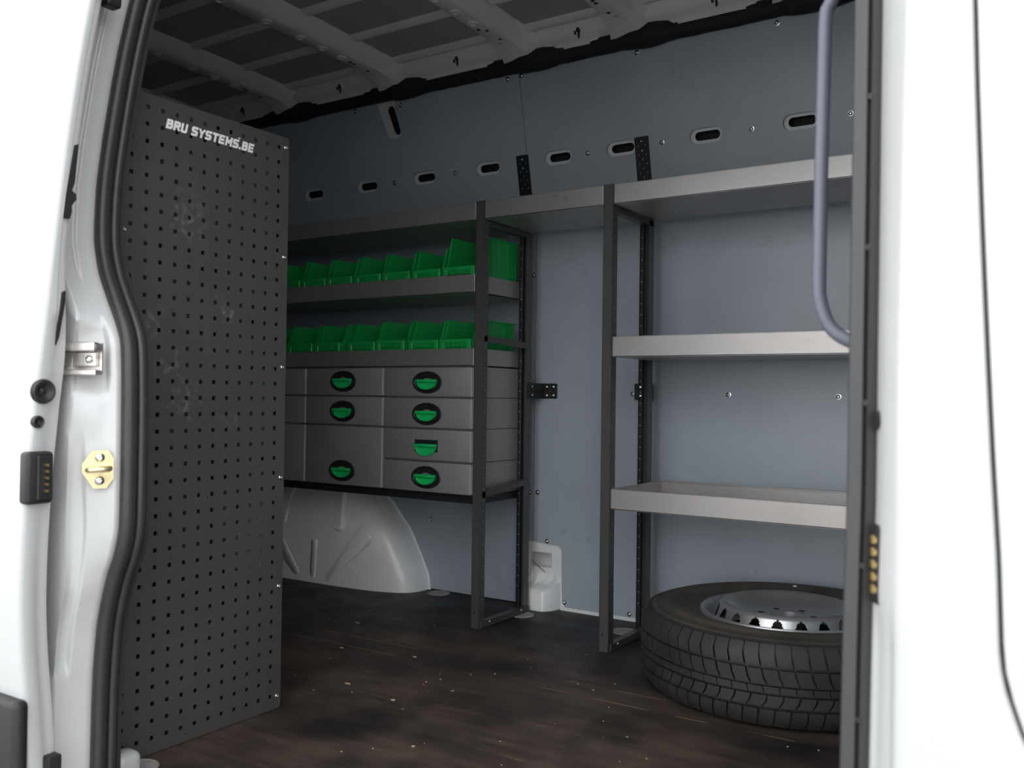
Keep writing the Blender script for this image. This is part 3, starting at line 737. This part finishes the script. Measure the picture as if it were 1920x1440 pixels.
# ------------------------------------------------------------------ pegboard partition
XP = -1.775
MP = Matrix(((0, 0, 1, XP), (1, 0, 0, 0), (0, 1, 0, 0), (0, 0, 0, 1)))
holes = []
for c in range(12):
    for r in range(38):
        y = 1.205 + .0380 * c; z = .0368 + .0376 * r; h = .0047; holes.append([(y - h, z - h), (y + h, z - h), (y + h, z + h), (y - h, z + h)])
for (y, z) in ((1.43, .86), (1.42, .555), (1.50, 1.452), (1.37, .018)): holes.append([(y + .0022 * math.cos(t), z + .0022 * math.sin(t)) for t in [math.pi * k / 4 for k in range(8)]])
peg = empty('pegboard_partition', (XP, 1.41, 0))
tag(peg, 'dark grey perforated pegboard sheet standing upright near the rear pillar, lettered in white', 'pegboard')
plate('perforated_sheet', rrect(1.168, 1.657, .002, 1.457, .008), holes, .0025, PEG, peg, MP)
for z in (1.431, 1.150, .869, .588, .312, .034): screw(peg, (XP + .001, 1.644, z), (1, 0, 0), SCREW_P)
for z in (1.431, 1.150, .306): screw(peg, (XP + .001, 1.190, z), (1, 0, 0), SCREW_P)
for y in (1.19, 1.644):
    bm = BM(); box(bm, XP - .034, XP - .0015, y - .012, y + .010, 0, 1.452); finish(bm, 'support_post', BLACK, peg)
bm = BM(); box(bm, XP - .01, XP + .01, 1.192, 1.215, 1.458, 1.464, .002); finish(bm, 'top_clip', BLACK, peg)
# lettering: heavy slanted block capitals
GLY = {'B': [[(0, 0), (0, 6)], [(0, 6), (3, 6), (3.7, 5.3), (3.7, 4), (3, 3.2), (0, 3.2)], [(3, 3.2), (4, 2.6), (4, .7), (3.2, 0), (0, 0)]],
       'R': [[(0, 0), (0, 6)], [(0, 6), (3.2, 6), (4, 5.2), (4, 3.7), (3.2, 3), (0, 3)], [(2.2, 3), (4.1, 0)]],
       'U': [[(0, 6), (0, .8), (.8, 0), (3.2, 0), (4, .8), (4, 6)]],
       'S': [[(4, 6), (.8, 6), (0, 5.3), (0, 3.9), (.8, 3.1), (3.2, 2.9), (4, 2.2), (4, .7), (3.2, 0), (0, 0)]],
       'Y': [[(0, 6), (2, 3)], [(4.2, 6), (2, 3), (2, 0)]], 'T': [[(0, 6), (4.2, 6)], [(2.1, 6), (2.1, 0)]],
       'E': [[(3.8, 6), (0, 6), (0, 0), (3.8, 0)], [(0, 3), (3.4, 3)]], 'M': [[(0, 0), (0, 6), (2.5, 2.2), (5, 6), (5, 0)]], '.': [[(0, 0), (.05, 0)]]}
ADV = {'M': 5, '.': .1, ' ': .4}
def lettering(text, y0, z0, h, width, parent):
    bm = BM(); x = 0.0; W_ = 2.15; quads = []
    for ch in text:
        for st_ in GLY.get(ch, []):
            for (a, b) in zip(st_[:-1], st_[1:]):
                a = Vector(a); b = Vector(b); t = (b - a).normalized(); n_ = Vector((-t.y, t.x)) * W_ / 2; e = t * W_ * .5
                quads.append([Vector((x + p.x, p.y)) for p in (a - e + n_, a - e - n_, b + e - n_, b + e + n_)])
        x += ADV.get(ch, 4) + W_ + .75
    tot = x - .75 - W_; H_ = 6 + W_
    for q in quads:
        vs = []
        for p in q:
            zz = (p.y + W_ / 2) / H_; zz = min(1, max(0, zz)); vs.append(bm.verts.new((XP + .0018 + len(bm.faces) * 1e-5, y0 + (p.x + W_ / 2 + .22 * zz * H_) / (tot + W_ * 1.8) * width, z0 + zz * h)))
        bm.faces.new(vs)
    o = finish(bm, 'lettering', DECAL, parent); return o
let = lettering('BRU SYSTEMS.BE', 1.288, 1.3925, .0225, .254, peg); let['label'] = 'white bold slanted lettering'
bm = BM()
for dx in (0, .0042):
    a = [bm.verts.new((XP + .0017, 1.491 + dx + p[0], 1.4175 + p[1])) for p in ((0, 0), (.0032, 0), (.0036, .0045), (.0012, .0030))]; bm.faces.new(a)
finish(bm, 'logo_crown', DECAL, peg)

# ------------------------------------------------------------------ racks
YF = 2.60
def tray(parent, x0, x1, y0, y1, zb, zt, name='shelf', m=SHELF, zback=None):
    bm = BM(); t = .002; zk = zt if zback is None else zback
    box(bm, x0, x1, y0, y1, zb, zb + .003)
    box(bm, x0, x1, y0 - .0, y0 + t, zb, zt, .0008); box(bm, x0, x1, y0, y0 + .012, zt - .0015, zt)
    box(bm, x0, x1, y1 - t, y1, zb, zk, .0008); box(bm, x0, x1, y1 - .012, y1, zk - .0015, zk + .001)
    box(bm, x0, x0 + t, y0, y1, zb, zt); box(bm, x1 - t, x1, y0, y1, zb, zt)
    sh = finish(bm, name, m, parent)
    bm = BM(); box(bm, x1 - .0032, x1 - .0002, y0 - .0006, y0 + .006, zb + .002, zt - .002); finish(bm, 'pale_edge', PALEEDGE, sh)  # thin pale strip at the right end of the front lip
    return sh
def post_front(parent, x0, x1, z1):
    bm = BM(); y = YF - .003
    box(bm, x0, x1, y, y + .003, 0, z1, .0012); box(bm, x1 - .003, x1, y, y + .034, 0, z1, .001); box(bm, x0, x0 + .003, y, y + .034, 0, z1, .001)
    p = finish(bm, 'post', POST, parent)
    bm = BM(); z = .10
    while z < z1 - .04:
        cyl(bm, (x1 + .0003, y + .020, z), (1, 0, 0), .0024, .0006, 8); z += .038
    q = finish(bm, 'adjustment_holes', LIGHTDOT, p); q['kind'] = 'stuff'
    bm = BM(); cyl(bm, ((x0 + x1) / 2 - .004, y - .0003, .055), (0, 1, 0), .0035, .001, 10); finish(bm, 'bolt_hole', DARK, p)
def post_rear(parent, x0, x1, z1):
    bm = BM(); y = 2.885
    box(bm, x1 - .003, x1, y, y + .036, 0, z1, .001); box(bm, x0, x1, y + .034, y + .037, 0, z1, .001); box(bm, x0, x0 + .014, y, y + .003, 0, z1, .001, mi=1); box(bm, x0, x0 + .003, y, y + .036, 0, z1, mi=1)
    p = finish(bm, 'post', [POST, BLACK], parent)
    bm = BM(); z = .10
    while z < z1 - .04:
        cyl(bm, (x0 + .008, y - .0004, z), (0, 1, 0), .0024, .0006, 8); z += .038
    q = finish(bm, 'adjustment_holes', LIGHTDOT, p); q['kind'] = 'stuff'
def brace(parent, x0, x1, za, zb, h, name='cross_brace', m=POST):
    bm = BM(); prism(bm, [(YF + .01, za), (2.915, zb), (2.915, zb + h), (YF + .01, za + h)], 0, x0, x1); return finish(bm, name, m, parent)

rackL = empty('shelving_rack', (-2.4, 2.75, 0))
tag(rackL, 'grey metal shelving rack holding green bins above the wheel arch', 'shelving rack')
post_front(rackL, -1.851, -1.818, 1.478); post_rear(rackL, -1.853, -1.820, 1.41)
brace(rackL, -1.850, -1.822, 1.395, 1.395, .018); brace(rackL, -1.826, -1.818, .992, .978, .022); brace(rackL, -1.840, -1.818, .448, .476, .022)
fb = brace(rackL, -1.835, -1.812, .002, .002, .022, 'foot_bar')
for y in (2.655, 2.86): screw(fb, (-1.8115, y, .018), (.6, -.3, .8), SCREW_S)
tray(rackL, -3.6, -1.853, YF, 2.915, 1.414, 1.477); tray(rackL, -3.6, -1.854, YF, 2.93, 1.163, 1.227); tray(rackL, -3.6, -1.854, YF, 2.96, .906, .968)
bm = BM(); box(bm, -3.6, -1.855, YF + .022, 2.97, .424, .452); finish(bm, 'base_tray', BLACK, rackL)
post_front(rackL, -3.62, -3.59, 1.478); post_rear(rackL, -3.62, -3.59, 1.41)
# fixing brackets
def strap(parent, x, z0, z1):
    w = .027; hs = []
    k = 0; z = z1 - .030
    while z > z0 + .01:
        for dx in ((-.014, .014) if k % 2 == 0 else (0,)):
            hs.append([(x + dx + .0028 * math.cos(t), hz(z) + .0028 * math.sin(t)) for t in [math.pi * q / 4 for q in range(8)]])
        z -= .0155; k += 1
    p = plate('wall_strap', rrect(x - w, x + w, hz(z0), hz(z1), .005), hs, .003, BLACK, parent, MU @ Matrix.Translation((0, 0, T / 2 + .0025)))
    for dz in (.016, .048): screw(p, up(x, z1 - dz, T / 2 + .004), NU, SCREW_S)
strap(rackL, -1.893, 1.47, 1.727)
brk = empty('wall_bracket', (0, 0, 0)); brk.parent = rackL; brk.location = -rackL.location
bm = BM(); box(bm, -1.8185, -1.8155, 2.896, 3.0125, .795, .853, .001); finish(bm, 'bracket_leg', BLACK, brk)
pl = plate('bracket_flange', rrect(-1.8185, -1.760, .795, .853, .005), [[(-1.789 + dx + .0022 * math.cos(t), .824 + dz + .0022 * math.sin(t)) for t in [math.pi * q / 4 for q in range(8)]] for dx, dz in ((0, .016), (0, 0), (0, -.016))], .003, BLACK, brk, Matrix(((1, 0, 0, 0), (0, 0, -1, 3.0135), (0, 1, 0, 0), (0, 0, 0, 1))))
for dx in (-.015, .014):
    for dz in (-.016, .016): screw(pl, (-1.789 + dx, 3.012, .824 + dz), (0, -1, 0), SCREW_P)
for dz in (-.016, .016): screw(pl, (-1.8155, 2.925, .824 + dz), (1, 0, 0), SCREW_S)

mid_shelf = empty('bridging_shelf', (-1.58, 2.75, 1.414))
tag(mid_shelf, 'short grey metal shelf bridging the gap between the two racks at the top', 'shelf')
tray(mid_shelf, -1.816, -1.356, YF, 2.915, 1.414, 1.478, 'shelf_tray')

rackR = empty('shelving_rack', (-.9, 2.75, 0))
tag(rackR, 'grey metal shelving rack with three empty shelves above the spare wheel', 'shelving rack')
post_front(rackR, -1.354, -1.320, 1.479); post_rear(rackR, -1.362, -1.326, 1.42)
brace(rackR, -1.352, -1.326, 1.395, 1.395, .016); brace(rackR, -1.352, -1.326, .99, .962, .012)
fb = brace(rackR, -1.340, -1.316, .002, .002, .022, 'foot_bar')
for y in (2.655, 2.84, 2.87): screw(fb, (-1.3155, y, .018), (.6, -.3, .8), SCREW_S)
tray(rackR, -1.319, -.24, YF, 2.915, 1.414, 1.477); tray(rackR, -1.319, -.24, YF, 2.985, .930, .995); tray(rackR, -1.319, -.24, YF, 2.990, .450, .515)
post_front(rackR, -.24, -.208, 1.479); post_rear(rackR, -.244, -.21, 1.42)
strap(rackR, -1.394, 1.47, 1.727)
bm = BM(); box(bm, -1.428, -1.358, 2.990, 3.000, .795, .853, .002); box(bm, -1.366, -1.3625, 2.90, 3.0, .795, .853, .001); bb = finish(bm, 'wall_bracket', BLACK, rackR)
for dz in (-.014, .016): screw(bb, (-1.352, 2.882, .824 + dz), (.3, -1, 0), SCREW_P)

# ------------------------------------------------------------------ drawer cabinets
def drawer_front(cab, x0, x1, z0, z1, hx, hz_c, style='oval'):
    bm = BM(); g = .0026
    box(bm, x0 + g, x1 - g, YF - .005, YF + .016, z0 + g, z1 - g, .003, 2)
    d = finish(bm, 'drawer', DRAWER, cab, 0.5)
    bm = BM(); box(bm, x1 - g - .0026, x1 - g + .0004, YF - .0056, YF + .010, z0 + g + .002, z1 - g - .002); finish(bm, 'pale_edge', PALEEDGE, d)  # thin pale strip down the right side of the drawer front
    bm = BM()
    if style == 'oval':
        rings = []
        for s, y in ((1, -.0015), (1, -.006), (.95, -.0085), (.86, -.0085), (.80, -.0055), (.001, -.0045)):
            rings.append([(hx + .0675 * s * math.cos(t), YF + y, hz_c + .0405 * s * math.sin(t)) for t in [2 * math.pi * k / 40 for k in range(40)]])
        grid(bm, rings, close=True); hp_ = finish(bm, 'handle_plate', BLACKPL, d, 0.6)
    else:
        box(bm, hx - .053, hx + .053, YF - .0062, YF + .002, hz_c - .018, hz_c + .026, .002, 2); hp_ = finish(bm, 'handle_plate', BLACKPL, d)
    w = .0445 if style == 'oval' else .048
    bm = BM(); box(bm, hx - w, hx + w, YF - .020, YF - .004, hz_c + .001, hz_c + .011, .002, 2)
    # scooped half-round grip below the bar: set back at the top, coming forward to its lower rim
    n = 14; dz = .028 if style == 'oval' else .034; prev = None
    for r_, y_ in ((.02, -.0072), (.45, -.0076), (.8, -.0100), (.97, -.0135), (1.0, -.0135), (1.0, -.004)):
        ring = [bm.verts.new((hx + w * .985 * (r_ if r_ > .9 else .985) * math.cos(t), YF + y_, hz_c + .002 + dz * r_ * math.sin(t))) for t in [math.pi + math.pi * k / n for k in range(n + 1)]]
        if prev:
            for k in range(n): bm.faces.new((prev[k], prev[k + 1], ring[k + 1], ring[k]))
        prev = ring
    finish(bm, 'grip', GREENH, d, 0.5)
def cabinet(x0, x1, rows_, label, hx):
    c = empty('drawer_cabinet', ((x0 + x1) / 2, 2.78, .452)); tag(c, label, 'drawer cabinet', 'drawer cabinets hung in the rack')
    bm = BM(); box(bm, x0, x1, YF + .017, 2.97, .453, .9055); finish(bm, 'body', DRAWER, c)
    for (z0, z1, hzc, stl) in rows_: drawer_front(c, x0, x1, z0, z1, hx, hzc, stl)
    if x1 > -1.9:
        for z in (.905, .795, .684, .567):
            bm = BM(); box(bm, x1 - .001, x1 + .0006, YF + .02, 2.965, z - .0012, z + .0012); finish(bm, 'side_seam', DARK, c)
    return c
cabinet(-2.2605, -1.856, [(.795, .904, .848, 'oval'), (.683, .794, .735, 'oval'), (.567, .682, .617, 'rect'), (.454, .566, .508, 'oval')], 'four-drawer grey cabinet beside the dark rack post, one handle rectangular', -2.055)
cabinet(-2.6615, -2.2625, [(.796, .904, .851, 'oval'), (.684, .795, .737, 'oval'), (.454, .683, .510, 'oval')], 'grey cabinet with two drawers above one tall flap, middle of three', -2.464)
cabinet(-3.0625, -2.6635, [(.796, .904, .851, 'oval'), (.684, .795, .737, 'oval'), (.454, .683, .510, 'oval')], 'grey drawer cabinet mostly hidden behind the pegboard edge', -2.865)

# ------------------------------------------------------------------ green storage bins
def bin_proto(W, Dp, H, hf, rows_=11):
    t = .0028; bm = BM(); w = W / 2
    FB = .17 * Dp; FA = .07 * Dp; prof = [(0, 0), (Dp, 0), (Dp, H), (FB, H), (FA, hf + .006), (.03 * Dp, hf), (0, hf)]
    for s in (-1, 1):
        pr = prof
        a, b = (s * w, s * (w - t))
        prism(bm, pr, 0, min(a, b), max(a, b))
        # outer ribs and rim along the side
        prism(bm, [(FB, H - .006), (Dp + .004, H - .006), (Dp + .004, H), (FB, H)], 0, min(s * w, s * (w + .004)), max(s * w, s * (w + .004)))
        for d in (.36, .55, .75): box(bm, min(s * w, s * (w + .003)), max(s * w, s * (w + .003)), d * Dp, d * Dp + .005, .02, H - .005)
        # thickened front edge of the side wall
        prism(bm, [(FA - .004, hf + .002), (FB - .004, H), (FB + .003, H), (FA + .003, hf + .002)], 0, s * w - .0035, s * w + .0035)
    box(bm, -w, w, 0, Dp, 0, t); box(bm, -w, w, Dp - t, Dp, 0, H); box(bm, -w - .004, w + .004, Dp - t, Dp + .004, H - .006, H)
    box(bm, -w, w, .0, t, 0, hf - .03)
    body = (bm, )
    lb = BM(); box(lb, -w - .002, w + .002, -.010, .006, hf - .012, hf, .002)                     # label holder rail
    box(lb, -w - .002, -w + .016, -.010, .004, .004, hf - .010, .002); box(lb, w - .016, w + .002, -.010, .004, .004, hf - .010, .002)
    n = 12
    for k in range(n):
        x = -w + .022 + (W - .044) * k / (n - 1); box(lb, x - .0018, x + .0018, -.008, .001, hf - .028, hf - .012)
    return bm, lb
def make_bin(loc, args, label, group, proto=None, rz=0):
    if proto is None:
        o = empty('storage_bin', (0, 0, 0)); a, b = bin_proto(*args)
        finish(a, 'tub', GREEN, o); lbl = finish(b, 'label_rail', GREEN, o)
    else: o = copy_tree(proto)
    o.location = loc; o.rotation_euler[2] = rz; tag(o, label, 'storage bin', group); return o
GT = 'green bins on the upper bin shelf'; GB = 'green bins on the lower bin shelf'
make_bin((-1.934, 2.618, 1.167), (.132, .275, .205, .092), 'tall green storage bin at the post end of the upper bin shelf', GT)
pr = make_bin((-2.078, 2.617, 1.167), (.122, .232, .166, .090), 'green storage bin next to the tall bin on the upper shelf', GT)
words = ['third', 'fourth', 'fifth', 'sixth', 'seventh', 'eighth']
for k, x in enumerate((-2.221, -2.360, -2.506, -2.648, -2.788, -2.930)):
    make_bin((x, 2.617 + random.uniform(-.002, .004), 1.167), None, words[k] + ' green bin from the rack post on the upper bin shelf', GT, pr, random.uniform(-.02, .02))
p2 = make_bin((-1.944, 2.617, .910), (.130, .275, .165, .092), 'green storage bin at the post end of the lower bin shelf', GB)
wb = ['second', 'third', 'fourth', 'fifth', 'sixth', 'seventh']
for k, x in enumerate((-2.088, -2.244, -2.386, -2.565, -2.718, -2.864)):
    make_bin((x, 2.617 + random.uniform(-.002, .004), .910 + (.004 if k == 1 else 0) - (.004 if k in (2, 5) else 0) * 0), None, wb[k] + ' green bin from the rack post on the lower bin shelf', GB, p2, random.uniform(-.02, .02))

# ------------------------------------------------------------------ spare wheel
TC = Vector((-.761, 2.600, 0)); TR = .408; TW = .222
wh = empty('spare_wheel', TC); tag(wh, 'spare van wheel with worn black tyre and silver steel rim lying flat on the floor', 'wheel')
bm = BM()
prof = [(TR - .155, .030), (TR - .13, .008), (TR - .08, .0), (TR - .045, .004), (TR - .022, .016), (TR - .012, .032), (TR - .011, TW / 2), (TR - .012, TW - .032), (TR - .022, TW - .016), (TR - .034, TW - .008), (TR - .046, TW - .004), (TR - .049, TW - .006), (TR - .075, TW + .001), (TR - .080, TW + .0025), (TR - .11, TW + .001), (TR - .115, TW - .001), (TR - .145, TW - .010), (TR - .165, TW - .020), (TR - .172, TW - .024), (TR - .174, TW - .040)]
lathe(bm, prof, (TC.x, TC.y, 0), 120)
for f in bm.faces:
    c = f.calc_center_median(); f.material_index = 1 if (Vector((c.x, c.y)) - TC.xy).length < TR - .030 else 0
tyre = finish(bm, 'tyre', [TYRE, TYREWALL], wh, 1.0)
def tread(z0, z1, n, shear, r_top, name='tread_rib', rz0=None, gap=.11, ph=0.0):
    bm = BM()
    for k in range(n):
        a0 = 2 * math.pi * (k + ph) / n; a1 = a0 + 2 * math.pi / n * (1 - gap)
        lo = []
        for z, dz in ((z0, 0), ((z0 + z1) / 2, .5), (z1, 1)):
            sh = shear * (dz + .25 * math.sin(dz * math.pi)) + random.uniform(-.001, .001)
            rr = r_top if rz0 is None else rz0(z)
            for a in (a0 + sh, (a0 + a1) / 2 + sh, a1 + sh):
                lo.append((a, z, rr))
        def V(a, z, r): return bm.verts.new((TC.x + r * math.cos(a), TC.y + r * math.sin(a), z))
        top = [V(*q) for q in lo]; bot = [V(a, z, r - .011) for a, z, r in lo]
        for i in range(2):
            for j in range(2): bm.faces.new((top[i * 3 + j], top[i * 3 + j + 1], top[i * 3 + j + 4], top[i * 3 + j + 3]))
        ring = [0, 1, 2, 5, 8, 7, 6, 3]
        for q in range(8): bm.faces.new((top[ring[q]], bot[ring[q]], bot[ring[(q + 1) % 8]], top[ring[(q + 1) % 8]]))
    return finish(bm, name, TYRE, tyre, 0.6)
rsh = lambda z: TR - .001 - .75 * max(0, abs(z - TW / 2) - .070) ** 1.35 * 3.2
tread(.160, .210, 66, -.016, TR, rz0=rsh, gap=.12)
tread(.117, .153, 66, -.030, TR, rz0=rsh, gap=.13, ph=.4)
tread(.096, .112, 66, -.010, TR, rz0=rsh, gap=.06, ph=.2)
tread(.064, .091, 66, .030, TR, rz0=rsh, gap=.12, ph=.1)
tread(.012, .057, 66, .018, TR, rz0=rsh, gap=.12, ph=.7)
RR = .236
bm = BM()
rp = [(RR + .004, TW - .030), (RR + .005, TW - .014), (RR, TW - .009), (RR - .006, TW - .011), (RR - .010, TW - .022), (RR - .016, TW - .045), (RR - .024, TW - .060), (RR - .030, TW - .085)]
lathe(bm, rp, (TC.x, TC.y, 0), 96)
rim = finish(bm, 'rim', RIM, wh, 1.0)
SEG = 400
key = [(RR - .024, TW - .070), (RR - .038, TW - .026), (RR - .050, TW + .001), (RR - .057, TW + .008), (RR - .065, TW + .010), (RR - .074, TW + .007), (RR - .095, TW - .007), (RR - .118, TW - .018), (RR - .132, TW - .022), (RR - .145, TW - .023), (RR - .185, TW - .023), (RR - .190, TW - .025), (RR - .192, TW - .060)]
dp = []
for (p, q), nn in zip(zip(key[:-1], key[1:]), (10, 7, 3, 3, 3, 4, 4, 3, 3, 16, 2, 2)):
    for k in range(nn): dp.append((p[0] + (q[0] - p[0]) * k / nn, p[1] + (q[1] - p[1]) * k / nn))
dp.append(key[-1])
def vent(i, k):
    r = (dp[i][0] + dp[i + 1][0]) / 2; z = (dp[i][1] + dp[i + 1][1]) / 2; a = 2 * math.pi * (k + .5) / SEG
    if z > TW - .066 and r > RR - .056:
        d = ((a * 20 / (2 * math.pi)) % 1.0 - .5) * 2 * math.pi / 20 * r
        if (d / .0150) ** 2 + ((z - (TW - .024)) / .024) ** 2 < 1: return True
    if r < .105:
        d = ((a * 6 / (2 * math.pi) + .3) % 1.0 - .5) * 2 * math.pi / 6 * r
        if d * d + (r - .071) ** 2 < .0095 ** 2: return True
    return False
bm = BM(); lathe(bm, dp, (TC.x, TC.y, 0), SEG, skip=vent)
finish(bm, 'wheel_disc', RIM, rim, 1.0)
bm = BM(); lathe(bm, [(RR - .02, .02), (.001, .02)], (TC.x, TC.y, 0), 48); finish(bm, 'hub_shade_disc', BLACK, rim)  # black disc added as painted shade below the wheel openings
bm = BM(); cyl(bm, (TC.x - .06, TC.y + .285, TW + .002), (0, 0, 1), .006, .003, 14); finish(bm, 'paint_dot', DECAL, tyre)
